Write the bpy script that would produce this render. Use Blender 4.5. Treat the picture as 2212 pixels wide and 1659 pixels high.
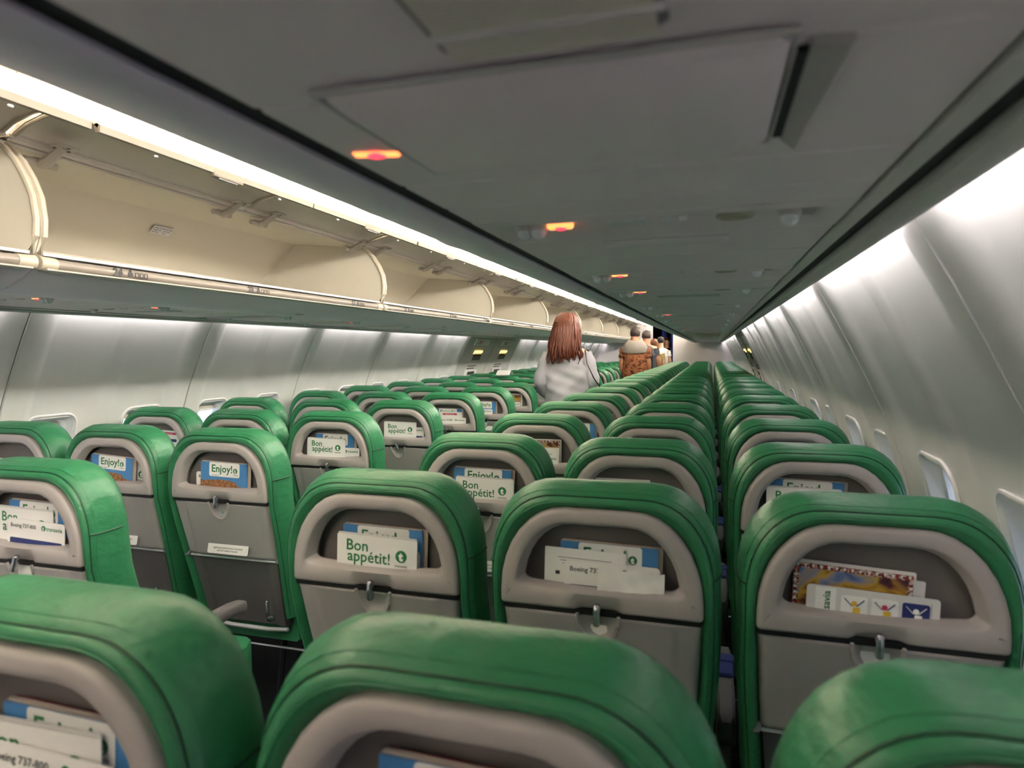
import bpy, math, random
from mathutils import Vector, Matrix
RND = random.Random(11)
sc = bpy.context.scene
col = sc.collection
for _o in list(bpy.data.objects):
    bpy.data.objects.remove(_o)
PI = math.pi

# ------------------------------------------------------------------ camera
CAM = Vector((1.1749, 0.0, 1.42))
F, YAW, PITCH, ROLL = 1424.44, 0.29376, 0.049985, -0.0069
_c, _s = math.cos(YAW), math.sin(YAW)
FW = Vector((-_s*math.cos(PITCH), _c*math.cos(PITCH), -math.sin(PITCH)))
_r0 = Vector((_c, _s, 0)); _u0 = _r0.cross(FW)
RT = _r0*math.cos(ROLL) + _u0*math.sin(ROLL)
UP = -_r0*math.sin(ROLL) + _u0*math.cos(ROLL)
cd = bpy.data.cameras.new('camera'); cam = bpy.data.objects.new('camera', cd); col.objects.link(cam)
cd.sensor_fit = 'HORIZONTAL'; cd.sensor_width = 36.0; cd.lens = F/2212*36; cd.clip_start = 0.05; cd.clip_end = 200
M = Matrix.Identity(4)
for i in range(3):
    M[i][0] = RT[i]; M[i][1] = UP[i]; M[i][2] = -FW[i]; M[i][3] = CAM[i]
cam.matrix_world = M
cd.dof.use_dof = True; cd.dof.focus_distance = 3.2; cd.dof.aperture_fstop = 5.0
sc.camera = cam
def ray(px, py): return FW*F + RT*(px-1106) - UP*(py-829.5)
def onY(px, py, Y):
    d = ray(px, py); return CAM + d*(Y/d.y)

# ------------------------------------------------------------------ world (hazy daylight outside the windows), exposure
w = bpy.data.worlds.new('world'); sc.world = w; w.use_nodes = True
bg = w.node_tree.nodes['Background']; bg.inputs[0].default_value = (0.62, 0.74, 1.0, 1); bg.inputs[1].default_value = .34
sc.view_settings.view_transform = 'Standard'; sc.view_settings.look = 'None'
sc.view_settings.gamma = 1.0; sc.view_settings.use_curve_mapping = False
sc.view_settings.exposure = 2.4
COVE_E, WASH_E = 12.5, 4.7      # strengths of the cabin's own ceiling cove tubes and sidewall wash tubes

# ------------------------------------------------------------------ materials
def lin(h):
    r = [int(h[i:i+2], 16)/255 for i in (0, 2, 4)]
    return tuple(c/12.92 if c <= .04045 else ((c+.055)/1.055)**2.4 for c in r) + (1,)
MATS = {}
def mat(name, hexc, rough=.5, metal=0, bump=0, bscale=200, var=0, vscale=8, emit=0, spec=.5, stretch=None, coat=0):
    m = bpy.data.materials.new(name); m.use_nodes = True; MATS[name] = m
    nt = m.node_tree; b = nt.nodes['Principled BSDF']
    b.inputs['Base Color'].default_value = lin(hexc); b.inputs['Roughness'].default_value = rough
    b.inputs['Metallic'].default_value = metal; b.inputs['Specular IOR Level'].default_value = spec
    b.inputs['Coat Weight'].default_value = coat
    if emit:
        b.inputs['Emission Color'].default_value = lin(hexc); b.inputs['Emission Strength'].default_value = emit
    if bump or var:
        tc = nt.nodes.new('ShaderNodeTexCoord'); src = tc.outputs['Object']
        if stretch:
            mp = nt.nodes.new('ShaderNodeMapping'); mp.inputs['Scale'].default_value = stretch
            nt.links.new(src, mp.inputs[0]); src = mp.outputs[0]
        if bump:
            n = nt.nodes.new('ShaderNodeTexNoise'); n.inputs['Scale'].default_value = bscale; n.inputs['Detail'].default_value = 3
            nt.links.new(src, n.inputs['Vector'])
            bp = nt.nodes.new('ShaderNodeBump'); bp.inputs['Strength'].default_value = bump; bp.inputs['Distance'].default_value = .01
            nt.links.new(n.outputs[0], bp.inputs['Height']); nt.links.new(bp.outputs[0], b.inputs['Normal'])
        if var:
            n2 = nt.nodes.new('ShaderNodeTexNoise'); n2.inputs['Scale'].default_value = vscale; n2.inputs['Detail'].default_value = 4
            nt.links.new(src, n2.inputs['Vector'])
            mx = nt.nodes.new('ShaderNodeMix'); mx.data_type = 'RGBA'
            c0 = lin(hexc); mx.inputs[6].default_value = tuple(x*(1-var) for x in c0[:3])+(1,)
            mx.inputs[7].default_value = tuple(min(1, x*(1+var)) for x in c0[:3])+(1,)
            nt.links.new(n2.outputs[0], mx.inputs[0]); nt.links.new(mx.outputs[2], b.inputs['Base Color'])
    return m
def ramp_mat(name, stops, scale=6, rough=.6, detail=5, kind='NOISE', dist=0):
    m = bpy.data.materials.new(name); m.use_nodes = True; MATS[name] = m
    nt = m.node_tree; b = nt.nodes['Principled BSDF']; b.inputs['Roughness'].default_value = rough
    tc = nt.nodes.new('ShaderNodeTexCoord')
    n = nt.nodes.new('ShaderNodeTexNoise'); n.inputs['Scale'].default_value = scale; n.inputs['Detail'].default_value = detail
    n.inputs['Distortion'].default_value = dist
    nt.links.new(tc.outputs['Object'], n.inputs['Vector'])
    r = nt.nodes.new('ShaderNodeValToRGB'); nt.links.new(n.outputs[0], r.inputs[0])
    e = r.color_ramp.elements
    while len(e) < len(stops): e.new(.5)
    for i, (p, h) in enumerate(stops): e[i].position = p; e[i].color = lin(h)
    nt.links.new(r.outputs[0], b.inputs['Base Color'])
    return m

mat('leather', '317b52', .38, bump=.30, bscale=24, var=.10, vscale=14, stretch=(1.3, 1.3, 2.6))
mat('piping', '15492e', .5)
mat('shell', 'aba5a2', .42, bump=.03, bscale=900, var=.03)
mat('tray', 'a6a2a1', .40, bump=.03, bscale=900, var=.03)
mat('pocket', '76706d', .7, bump=.05, bscale=500)
mat('lower_panel', '5e5b5b', .6, bump=.06, bscale=400)
mat('chrome', 'b9bbc0', .22, metal=.85)
mat('white_plastic', 'd9dadb', .4)
mat('grey_plastic', '77777a', .5)
mat('black', '0b0b0d', .6)
mat('frame_metal', '2a2b2e', .45, metal=.6)
mat('carpet', '14161c', .95, bump=.4, bscale=300)
mat('sidewall', 'c9cbc6', .38, bump=.10, bscale=420, spec=.5)
mat('exit_wall', 'b5b6b1', .5, bump=.05, bscale=420)
mat('seam_bead', 'b9bab6', .4)
mat('trim_white', 'd8d8d6', .35)
mat('shade', 'c4c0b2', .6)
mat('psu', 'eadfe2', .55, bump=.05, bscale=700, var=.02)
mat('psu_dark', 'b0aca8', .6)
mat('psu_rail', 'c4c4c0', .4)
mat('fascia', 'e9e0ee', .38, bump=.03, bscale=600)
mat('bin_in', 'cfc9b9', .55, bump=.03, bscale=500)
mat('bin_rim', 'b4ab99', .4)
mat('bin_lid', 'd6cec4', .5, bump=.03, bscale=500)
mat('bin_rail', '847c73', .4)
mat('hinge', 'b3aba0', .45)
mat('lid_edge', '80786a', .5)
mat('dome', 'e8e2d4', .6)
mat('cove_lamp', 'fffaf4', .5, emit=COVE_E)
mat('wash_lamp', 'fff3f8', .5, emit=WASH_E)
mat('lamp_orange', 'ff8a4a', .5, emit=.55)
mat('lamp_red', 'ff3b4e', .5, emit=.5)
mat('lamp_amber', 'ffd27a', .5, emit=.5)
mat('clear_lens', 'e6ebee', .08, spec=.8)
mat('bulkhead', 'd3cfd0', .55, bump=.03, bscale=300)
mat('navy', '10152c', .8)
mat('curtain', '2c3f9a', .8)
mat('paper', 'f0efec', .7)
mat('paper_grey', 'd9d8d6', .7)
mat('pages', 'c9bdb2', .8, var=.25, vscale=60, stretch=(1, 20, 1))
mat('print_green', '1d7a45', .6)
mat('print_dark', '2b2b2b', .6)
mat('print_navy', '24306e', .6)
mat('print_red', 'c43355', .6)
mat('print_yellow', 'e0b93c', .6)
mat('print_sky', '4a8ac6', .55, var=.12, vscale=30)
mat('print_maroon', '7e2433', .55)
ramp_mat('print_city', [(.38, '2a1a14'), (.5, 'b97a45'), (.58, '7a4a30'), (.66, 'e8c79a')], 260, .6, 3)
ramp_mat('print_photo', [(.30, '2b2352'), (.42, '6f86b8'), (.52, 'c9a233'), (.62, '5a2030'), (.72, '241418')], 14, .5, 3, dist=1.0)
ramp_mat('print_border', [(.40, '8e2a22'), (.50, '2a1a1a'), (.52, 'f0e6da'), (.62, 'a8402c')], 120, .6, 1)
mat('skin', 'c08a6c', .55)
mat('skin_light', 'd9a98c', .55)
mat('hair_red', '5a260d', .42, var=.45, vscale=30, stretch=(3, 3, .6))
mat('hair_dark', '2b1d17', .6, var=.3, vscale=60)
mat('hair_brown', '6a3d22', .6, var=.3, vscale=60)
mat('white_cloth', 'b9b8c0', .8, bump=.5, bscale=9, var=.05)
mat('grey_cloth', '8f8880', .9, bump=.3, bscale=40)
mat('slate_cloth', '5b5b62', .9, bump=.2, bscale=60)
mat('black_cloth', '121318', .9)
mat('jeans', '2a3348', .9)
mat('tan_cloth', 'b59a6a', .9, var=.3, vscale=25)
mat('lime', '9fc46a', .7)
ramp_mat('camo', [(.35, '3a1f14'), (.45, '7d4428'), (.55, 'b06f45'), (.66, '5f4630')], 16, .85, 4, dist=1.5)
# window glass: clear acrylic
g = mat('acrylic', 'ffffff', .03); g.node_tree.nodes['Principled BSDF'].inputs['Alpha'].default_value = .12

# ------------------------------------------------------------------ mesh helpers
class MB:
    def __init__(s): s.v = []; s.f = []
    def add(s, vs, fs):
        o = len(s.v); s.v += [tuple(v) for v in vs]; s.f += [tuple(i+o for i in f) for f in fs]; return s
    def box(s, x0, x1, y0, y1, z0, z1, b=0):
        if b <= 0:
            return s.add([(x, y, z) for x in (x0, x1) for y in (y0, y1) for z in (z0, z1)],
                [(0, 1, 3, 2), (4, 6, 7, 5), (0, 4, 5, 1), (2, 3, 7, 6), (0, 2, 6, 4), (1, 5, 7, 3)])
        def rr(i):
            a0, a1, c0, c1 = x0+i, x1-i, y0+i, y1-i
            return [(a0+b, c0), (a1-b, c0), (a1, c0+b), (a1, c1-b), (a1-b, c1), (a0+b, c1), (a0, c1-b), (a0, c0+b)]
        bb = min(b, (z1-z0)*.45)
        rings = [[(x, y, z) for x, y in rr(i)] for i, z in ((b*.6, z0), (0, z0+bb), (0, z1-bb), (b*.6, z1))]
        return s.loft(rings, True, True, True)
    def loft(s, rings, closed=True, cap0=False, cap1=False):
        n = len(rings[0]); o = len(s.v)
        for r in rings: s.v += [tuple(p) for p in r]
        for i in range(len(rings)-1):
            for j in range(n if closed else n-1):
                k = (j+1) % n
                s.f.append((o+i*n+j, o+i*n+k, o+(i+1)*n+k, o+(i+1)*n+j))
        if cap0: s.f.append(tuple(o+j for j in reversed(range(n))))
        if cap1: s.f.append(tuple(o+(len(rings)-1)*n+j for j in range(n)))
        return s
    def tube(s, pts, r, n=8, closed=False, flat=None):
        pts = [Vector(p) for p in pts]; rings = []; m = len(pts)
        up = Vector((0.013, .021, 1)).normalized()
        for i, p in enumerate(pts):
            a = pts[(i-1) % m] if closed or i else pts[0]
            b = pts[(i+1) % m] if closed or i < m-1 else pts[-1]
            t = (b-a).normalized()
            u = up if abs(t.dot(up)) < .93 else Vector((1, .02, .01))
            x = t.cross(u).normalized(); y = x.cross(t)
            rr = r[i] if isinstance(r, (list, tuple)) else r
            f2 = flat or 1
            rings.append([p + x*math.cos(2*PI*k/n)*rr + y*math.sin(2*PI*k/n)*rr*f2 for k in range(n)])
        if closed: rings.append(rings[0])
        return s.loft(rings, True, not closed, not closed)
    def prism(s, poly, a0, a1, axis='y'):
        def P(p, a): return {'y': (p[0], a, p[1]), 'x': (a, p[0], p[1]), 'z': (p[0], p[1], a)}[axis]
        return s.loft([[P(p, a0) for p in poly], [P(p, a1) for p in poly]], True, True, True)
    def ball(s, c, r, n=10, m=6, z0=-PI/2, z1=PI/2):
        r = r if isinstance(r, (tuple, list)) else (r, r, r)
        rings = []
        for i in range(m+1):
            a = z0+(z1-z0)*i/m; ca = max(math.cos(a), .001)
            rings.append([(c[0]+r[0]*ca*math.cos(2*PI*k/n), c[1]+r[1]*ca*math.sin(2*PI*k/n), c[2]+r[2]*math.sin(a)) for k in range(n)])
        return s.loft(rings, True, True, True)
    def mesh(s, name, m, smooth=40):
        me = bpy.data.meshes.new(name); me.from_pydata(s.v, [], s.f); me.materials.append(MATS[m]); me.update()
        fix(me)
        if smooth:
            me.shade_smooth(); me.set_sharp_from_angle(angle=math.radians(smooth))
        return me
    def build(s, name, m, parent=None, smooth=40, loc=None):
        return put(name, s.mesh(name, m, smooth), parent, loc)
import bmesh
def fix(me):
    bm = bmesh.new(); bm.from_mesh(me); bmesh.ops.recalc_face_normals(bm, faces=bm.faces); bm.to_mesh(me); bm.free()
def put(name, me, parent=None, loc=None, rot=None):
    o = bpy.data.objects.new(name, me); col.objects.link(o)
    if parent: o.parent = parent
    if loc: o.location = loc
    if rot: o.rotation_euler = rot
    return o
def tag(o, label=None, cat=None, group=None, kind=None):
    if label: o['label'] = label
    if cat: o['category'] = cat
    if group: o['group'] = group
    if kind: o['kind'] = kind
    return o
def empty(name, loc=(0, 0, 0), rot=None):
    o = bpy.data.objects.new(name, None); col.objects.link(o); o.location = loc; o.empty_display_size = .05
    if rot: o.rotation_euler = rot
    return o
def struct(name, loc=(0, 0, 0)): return tag(empty(name, loc), kind='structure')
def copy_tree(o, parent=None):
    c = o.copy(); col.objects.link(c); c.parent = parent
    for ch in [x for x in o.children]: copy_tree(ch, c)
    return c
TXT = {}
def text_mesh(s, size, m, bold=.0, align='LEFT'):
    k = (s, size, m, bold, align)
    if k in TXT: return TXT[k]
    cu = bpy.data.curves.new('t', 'FONT'); cu.body = s; cu.size = size; cu.resolution_u = 2; cu.offset = bold*size; cu.align_x = align
    o = bpy.data.objects.new('t', cu); col.objects.link(o)
    dg = bpy.context.evaluated_depsgraph_get(); dg.update()
    me = bpy.data.meshes.new_from_object(o.evaluated_get(dg)); me.name = 'lettering'
    bpy.data.objects.remove(o)
    me.materials.clear(); me.materials.append(MATS[m])
    TXT[k] = me
    return me
FRONT = (PI/2, 0, 0)     # lettering that faces -Y
def text(s, size, m, parent, loc, bold=.01, rot=FRONT, align='LEFT', name='lettering'):
    return put(name, text_mesh(s, size, m, bold, align), parent, loc, rot)
ORD = ['rearmost', 'second', 'third', 'fourth', 'fifth', 'sixth', 'seventh', 'eighth', 'ninth', 'tenth', 'eleventh', 'twelfth',
       'thirteenth', 'fourteenth', 'fifteenth', 'sixteenth', 'seventeenth', 'eighteenth', 'nineteenth', 'twentieth',
       'twenty-first', 'twenty-second', 'twenty-third', 'twenty-fourth', 'twenty-fifth']
def lerp(pts, t):
    for (a, x), (b, y) in zip(pts, pts[1:]):
        if (a <= t <= b) or (b <= t <= a): return x + (y-x)*((t-a)/(b-a) if a != b else 0)
    return pts[0][1] if abs(t-pts[0][0]) < abs(t-pts[-1][0]) else pts[-1][1]

# ================================================================== THE SHELL OF THE CABIN
Y0, Y1 = -4.6, 17.2
fl = MB().box(-1.72, 1.72, Y0, 19.2, -.05, 0).build('floor', 'carpet'); tag(fl, kind='structure')
WALLP = [(0.0, 1.66), (.15, 1.71), (.4, 1.775), (.7, 1.79), (.85, 1.772), (.95, 1.753), (1.05, 1.728), (1.14, 1.700), (1.22, 1.670), (1.32, 1.625),
         (1.44, 1.567), (1.52, 1.527), (1.58, 1.494), (1.63, 1.466), (1.70, 1.425)]
def wallx(z): return lerp(WALLP, z)
PP = 1.03            # sidewall panel pitch, two windows each
WZ, WHH, WHW = .955, .19, .135
def off(y):
    a = abs(y)
    pts = [(0, .012), (.04, .012), (.062, .022), (.36, .022), (.415, 0), (.6, 0)]
    return lerp(pts, a)
def panel_mesh(sx, windows=True, recess=True):
    ys = [-.512, -.46, -.415, -.387, -.36, -.257-.115, -.257, -.257+.115, -.1, -.062, -.05, -.04]
    ys = sorted(set(ys + [-y for y in ys] + [0]))
    zs = [0, .15, .4, .6, .785, .85, .95, 1.05, 1.125, 1.17, 1.22, 1.27, 1.32, 1.38, 1.44, 1.48, 1.52, 1.55, 1.58, 1.605, 1.63, 1.665, 1.70]
    mb = MB(); idx = {}
    for j, z in enumerate(zs):
        for i, y in enumerate(ys):
            d = off(y) if recess else .004
            idx[i, j] = len(mb.v); mb.v.append((sx*(wallx(z)+d), y, z))
    for j in range(len(zs)-1):
        for i in range(len(ys)-1):
            ym, zm = (ys[i]+ys[i+1])/2, (zs[j]+zs[j+1])/2
            if windows and .785 < zm < 1.125 and abs(abs(ym)-.257) < .115: continue
            mb.f.append((idx[i, j], idx[i+1, j], idx[i+1, j+1], idx[i, j+1]))
    # turned-back edges give the panel its thickness at the seam
    for i, s in ((0, 1), (len(ys)-1, -1)):
        n = len(mb.v)
        for j, z in enumerate(zs): mb.v.append((sx*(wallx(z)+.03), ys[i], z))
        for j in range(len(zs)-1): mb.f.append((idx[i, j], idx[i, j+1], n+j+1, n+j))
    return mb
def rloop(hw, hh, r, n=5):
    pts = []
    for cx, cz, a0 in ((hw-r, hh-r, 0), (-hw+r, hh-r, PI/2), (-hw+r, -hh+r, PI), (hw-r, -hh+r, 1.5*PI)):
        for k in range(n+1):
            a = a0+PI/2*k/n; pts.append((cx+r*math.cos(a), cz+r*math.sin(a)))
    return pts
def window_meshes(sx):
    def ring(hw, hh, r, d): return [(sx*(wallx(WZ+z)+.022+d), y, z) for y, z in rloop(hw, hh, r)]
    fr = MB().loft([ring(WHW, WHH, .06, .0), ring(WHW-.002, WHH-.002, .06, -.007), ring(WHW-.008, WHH-.008, .058, -.008),
                    ring(WHW-.012, WHH-.012, .055, -.002), ring(.110, .164, .05, .030), ring(.106, .160, .05, .034), ring(.098, .152, .045, .036), ring(.096, .150, .045, .075)])
    pane = MB().loft([ring(.096, .15, .045, .066)], cap1=True)
    sh = MB().loft([[(sx*(wallx(WZ+z)+.022+dd), y, z) for y, z in ((-.1, .122), (.1, .122), (.1, .155), (-.1, .155))] for dd in (.053, .058)], True, True, True)
    hd = MB().box(sx*(wallx(WZ+.122)+.022+.044), sx*(wallx(WZ+.122)+.022+.058), -.05, .05, .115, .125)
    return fr.mesh('window_frame', 'trim_white'), pane.mesh('pane', 'acrylic', 0), sh.mesh('window_shade', 'shade'), hd.mesh('shade_handle', 'trim_white')
win_no = 0
EXITS = {-1: (7.17, 8.20), 1: (7.34, 8.37)}
SEAM0 = {-1: 2.02, 1: 1.16}
for sx, side in ((-1, 'left'), (1, 'right')):
    wall = struct('wall_'+side)
    pm = panel_mesh(sx).mesh('sidewall_panel', 'sidewall', 50)
    pe = panel_mesh(sx, False, False).mesh('sidewall_panel', 'exit_wall', 50)
    wf, wp, ws, wh = window_meshes(sx)
    bead = MB()
    zz = [.3+.1*k for k in range(14)]
    bead.tube([(sx*(wallx(z)+.001), 0, z) for z in zz], .0022, 6)
    bead = bead.mesh('seam_bead', 'seam_bead')
    gap = MB()
    gap.loft([[(sx*(wallx(z)+.034), y, z) for y in (-.05, .05)] for z, _ in WALLP], False)
    gap = gap.mesh('seam_backing', 'black', 0)
    n0 = math.floor((Y0-SEAM0[sx])/PP)
    k = n0
    while SEAM0[sx]+k*PP < Y1:
        ya = SEAM0[sx]+k*PP; yc = ya+PP/2
        is_exit = any(abs(ya-e) < .3 for e in EXITS[sx])
        put('seam_backing', gap, wall, (0, ya, 0)); put('seam_bead', bead, wall, (0, ya+.006, 0))
        if not is_exit:
            put('sidewall_panel', pm, wall, (0, yc, 0))
            for dy in (-.257, .257):
                win_no += 1
                wr = struct('window_%d' % win_no, (0, yc+dy, WZ))
                put('window_frame', wf, wr); put('pane', wp, wr)
                s = put('window_shade', ws, wr); put('shade_handle', wh, s)
        else:
            d = struct('door_%d' % (1+(sx > 0)*2+sum(1 for e in EXITS[sx] if e < ya-.3)), (0, yc, 0))
            put('door_panel', pe, d)
            def onwall(y, z, dd): return (sx*(wallx(z)-dd), y, z)
            def patch(y0, y1, z0, z1, dd, m, nm, par, r=.0):
                zs = [z0+(z1-z0)*q/4 for q in range(5)]
                mb = MB()
                mb.loft([[onwall(y0, z, dd), onwall(y1, z, dd), onwall(y1, z, dd-.012), onwall(y0, z, dd-.012)] for z in zs], True, True, True)
                return mb.build(nm, m, par)
            ang = math.atan2(wallx(1.6)-wallx(1.45), .15)
            ey = -sx
            p = patch(-.26, .26, 1.49, 1.565, .006, 'trim_white', 'sign_plate', d)
            t = text('EXIT', .06, 'print_red', p, onwall(sx*.08 if sx < 0 else .08, 1.505, .0075), .03, (PI/2+.50, 0, sx*-PI/2), 'CENTER')
            patch(-.14, .14, 1.385, 1.425, .008, 'lamp_amber', 'handle_light', d)
            h = patch(-.17, .17, 1.30, 1.36, .006, 'exit_wall', 'handle_cover', d)
            for q in range(5): patch(-.13+.058*q, -.105+.058*q, 1.31, 1.40, .011, 'print_dark', 'finger_slot', h)
            for q in range(2): patch(-.15, .12-.05*q, 1.235-.03*q, 1.245-.03*q, .006, 'print_dark', 'placard_line', d)
            pl = patch(-.2, .2, .93, 1.19, .008, 'trim_white', 'placard_frame', d)
            patch(-.12, .12, 1.13, 1.17, .011, 'print_dark', 'placard_picture', pl)
            patch(-.12, .05, 1.05, 1.12, .011, 'slate_cloth', 'placard_picture', pl)
            patch(-.05, .12, .97, 1.04, .011, 'grey_plastic', 'placard_picture', pl)
        k += 1
    # valance and light shelf above the sidewall; inner upright added to block tube light
    tr = MB().prism([(sx*1.392, 1.603), (sx*1.394, 1.590), (sx*1.408, 1.584), (sx*1.424, 1.586), (sx*1.430, 1.596), (sx*1.426, 1.606), (sx*1.402, 1.606), (sx*1.400, 1.640), (sx*1.392, 1.640)], Y0, Y1).build('trim_%d' % (1+(sx > 0)), 'psu_rail')
    tag(tr, kind='structure')
    tr = MB().prism([(sx*1.348, 1.596), (sx*1.366, 1.594), (sx*1.369, 1.600), (sx*1.366, 1.612), (sx*1.348, 1.612)], Y0, Y1).build('trim_%d' % (3+(sx > 0)), 'psu_rail')
    tag(tr, kind='structure')
    kk = 0
    ya = SEAM0[sx]+n0*PP
    lm = MB().tube([(0, -.40, 0), (0, .40, 0)], .011, 8).mesh('wash_tube', 'wash_lamp')
    hs = MB().box(-.014, .014, -.43, .43, .012, .022).mesh('lamp_holder', 'white_plastic')
    while ya < Y1-.5:
        yc = ya+PP/2
        if not any(abs(ya-e) < .3 for e in EXITS[sx]):
            L = empty('wall_wash_light', (sx*1.424, yc, 1.642))
            kk += 1; tag(L, 'white wash tube above the %s sidewall panel from the rear, %s' % (ORD[kk] if kk > 1 else 'first', 'under open bins' if sx < 0 else 'opposite open bins'), 'light', 'sidewall wash tubes '+side)
            put('wash_tube', lm, L); put('lamp_holder', hs, L)
        ya += PP

# ---- flat service-panel ceiling under each bin, dome over the aisle
ceil = struct('ceiling')
for sx in (-1, 1):
    MB().box(min(sx*.80, sx*1.396), max(sx*.80, sx*1.396), Y0, Y1, 1.621, 1.626).build('gap_shade_plate', 'black', ceil, 0)  # black plate paints the shade seen through the panel gaps
    for a, b, z in ((1.3665, 1.3925, 1.6035), (.812, .8495, 1.607)):
        MB().box(min(sx*a, sx*b), max(sx*a, sx*b), Y0, Y1, z, 1.6205).build('shadow_gap', 'black', ceil, 0)
    MB().box(min(sx*.85, sx*1.347), max(sx*.85, sx*1.347), Y0, Y1, 1.6135, 1.6165).build('panel_backing', 'lower_panel', ceil, 0)
MB().loft([[(x, y, z) for x, z in ((-1.46, 1.69), (-1.5, 1.9), (-1.2, 2.15), (-.75, 2.3), (0, 2.36), (.75, 2.3), (1.2, 2.15), (1.5, 1.9), (1.46, 1.69))] for y in (Y0, 19.2)], False).build('crown_backing', 'black', ceil, 0)
DOME = [(-.80, 2.06), (-.76, 2.11), (-.70, 2.175), (-.58, 2.225), (-.35, 2.25), (0, 2.258), (.35, 2.25), (.58, 2.225), (.70, 2.175), (.76, 2.11), (.80, 2.06)]
BINY = [-4.55, -2.58, -.60, 1.38, 3.375, 5.30, 7.25, 9.2, 11.15, 13.1, 15.05, 16.98]
for a, b in zip(BINY, BINY[1:]):
    MB().prism(DOME + [(x*1.01, z+.012) for x, z in reversed(DOME)], a+.003, b-.003).build('dome_panel', 'dome', ceil)
UNITY = [.975, 1.645, 2.13, 2.83] + [2.83+.69*k for k in range(1, 20)]
def slab(x0, x1, y0, y1, sx, z=1.600, t=.012):
    return MB().box(min(sx*x0, sx*x1), max(sx*x0, sx*x1), y0, y1, z, z+t, .003)
for sx in (-1, 1):
    js = [-4.58, -3.9, -3.2, -2.5, -1.8, -1.1, -.40, .425, .668, .79, .885]
    for a, b in zip(js, js[1:]):
        slab(.849, 1.345, a+.0015, b-.0015, sx).build('ceiling_panel', 'psu', ceil)
    for i, u in enumerate(UNITY):
        if u > 16.7: break
        nx = UNITY[i+1] if i+1 < len(UNITY) else u+.69
        a, b = u+.092, nx-.09
        m1 = (a*.55+b*.45)
        slab(.849, 1.345, a+.0015, m1-.0015, sx).build('ceiling_panel', 'psu', ceil)
        slab(.849, 1.345, m1+.0015, b-.0015, sx).build('ceiling_panel', 'psu', ceil)
        if i % 2 == 0:
            slab(1.0, 1.2, a+.03, a+.09, sx, 1.597, .004).build('placard_plate', 'psu_rail' if i == 2 else 'psu', ceil)

def service_unit(lit=True):
    r = empty('service_unit')
    h = MB()
    h.loft([[(x, y, z) for x, y in ((a, c), (b, c), (b, d), (a, d))] for a, b, c, d, z in
            ((.849, 1.345, -.088, .088, 1.6130), (.849, 1.345, -.088, .088, 1.600), (.866, 1.330, -.052, .056, 1.600), (.884, 1.316, -.040, .040, 1.6105))], True, False, True)
    h.build('housing', 'psu', r)
    for x in (.904, .925, 1.274):
        q = MB().tube([(x, -.004, 1.613), (x, -.006, 1.598)], [.017, .014], 12).build('lamp_socket', 'psu_rail', r)
        MB().ball((x, -.006, 1.598), .0125, 10, 6).build('lens', 'clear_lens', q)
    s = MB().box(.938, .976, -.012, .010, 1.602, 1.612, .003).build('sign_lamp', 'lamp_orange' if lit else 'white_plastic', r)
    MB().ball((.958, -.001, 1.602), (.009, .010, .003), 14, 4).build('sign_symbol', 'lamp_red' if lit else 'psu_rail', s)
    MB().box(1.03, 1.085, -.02, .014, 1.603, 1.611, .003).build('call_panel', 'white_plastic', r)
    for x in (1.11, 1.135):
        MB().tube([(x, 0, 1.612), (x, 0, 1.602)], [.008, .005], 10).build('button', 'white_plastic', r)
    MB().tube([(1.205+.022*math.cos(a), .018*math.sin(a), 1.606) for a in [2*PI*k/18 for k in range(18)]], .004, 6, True).build('oval_grip', 'bin_rim', r)
    MB().box(1.288, 1.31, -.03, .03, 1.606, 1.612, .002).build('vent', 'psu_dark', r)
    return r
su = service_unit(True); sn = service_unit(False)
first = {True: True, False: True}
for sx in (1, -1):
    for i, u in enumerate(UNITY):
        if u > 16.6: break
        lit = (i < 3) or i % 4 == 0
        src = su if lit else sn
        o = src if first[lit] else copy_tree(src)
        first[lit] = False
        o.location = (0, u + (.1 if sx < 0 and i > 2 else 0), 0); o.scale = (sx, 1, 1)
        tag(o, 'overhead service unit %s, %s from the rear, %s' % ('with lit red sign' if lit else 'with unlit sign', ORD[i] if i else 'first', 'under the open bins' if sx < 0 else 'across from the open bins'), 'service unit', 'overhead service units')
# oxygen door, lit sign and grille over the rearmost row
d = empty('oxygen_mask_door', (1.066, .503, 1.600)); tag(d, 'raised grey rectangular oxygen door with a dark slot at its end', 'panel')
MB().box(-.149, .151, -.098, .098, -.010, .0005, .008).build('door', 'psu', d)
MB().tube([(x, y, -.004) for x, y in ((-.154, -.102), (.154, -.100), (.154, .100), (-.152, .103))], .0028, 6, True).build('edge_bead', 'psu_rail', d)
MB().box(.153, .163, -.07, .095, -.004, .0005).build('slot', 'black', d, 0)
MB().loft([[(x, y, z) for x, y in p] for p, z in (([(.163, -.08), (.190, -.075), (.180, .15), (.163, .11)], .001), ([(.163, -.076), (.186, -.071), (.177, .14), (.163, .106)], -.003))], True, True, True).build('finger_ramp', 'psu_dark', d)
d = empty('lit_sign', (.882, .548, 1.600), (0, 0, .25)); tag(d, 'small glowing red and orange sign beside the raised oxygen door', 'sign')
MB().box(-.021, .021, -.0055, .0055, -.002, .001, .0015).build('sign_bar', 'lamp_orange', d)
MB().ball((0, 0, -.002), (.009, .0075, .002), 16, 4).build('symbol', 'lamp_red', d)
d = empty('speaker_grille', (1.086, .33, 1.600)); tag(d, 'ribbed grey ventilation grille set in the overhead panel', 'grille')
MB().box(-.066, .066, -.062, .058, -.004, .001, .014).build('plate', 'grey_plastic', d)
sl = MB()
for k in range(26):
    y = -.055+.0042*k
    if abs(y-.024) < .004: continue
    sl.box(-.060, .060, y, y+.0022, -.0058, -.0035)
tag(sl.build('slats', 'dome', d), kind='stuff')
MB().box(-.064, .066, .019, .026, -.0062, -.003, .001).build('bar', 'psu', d)

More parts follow.
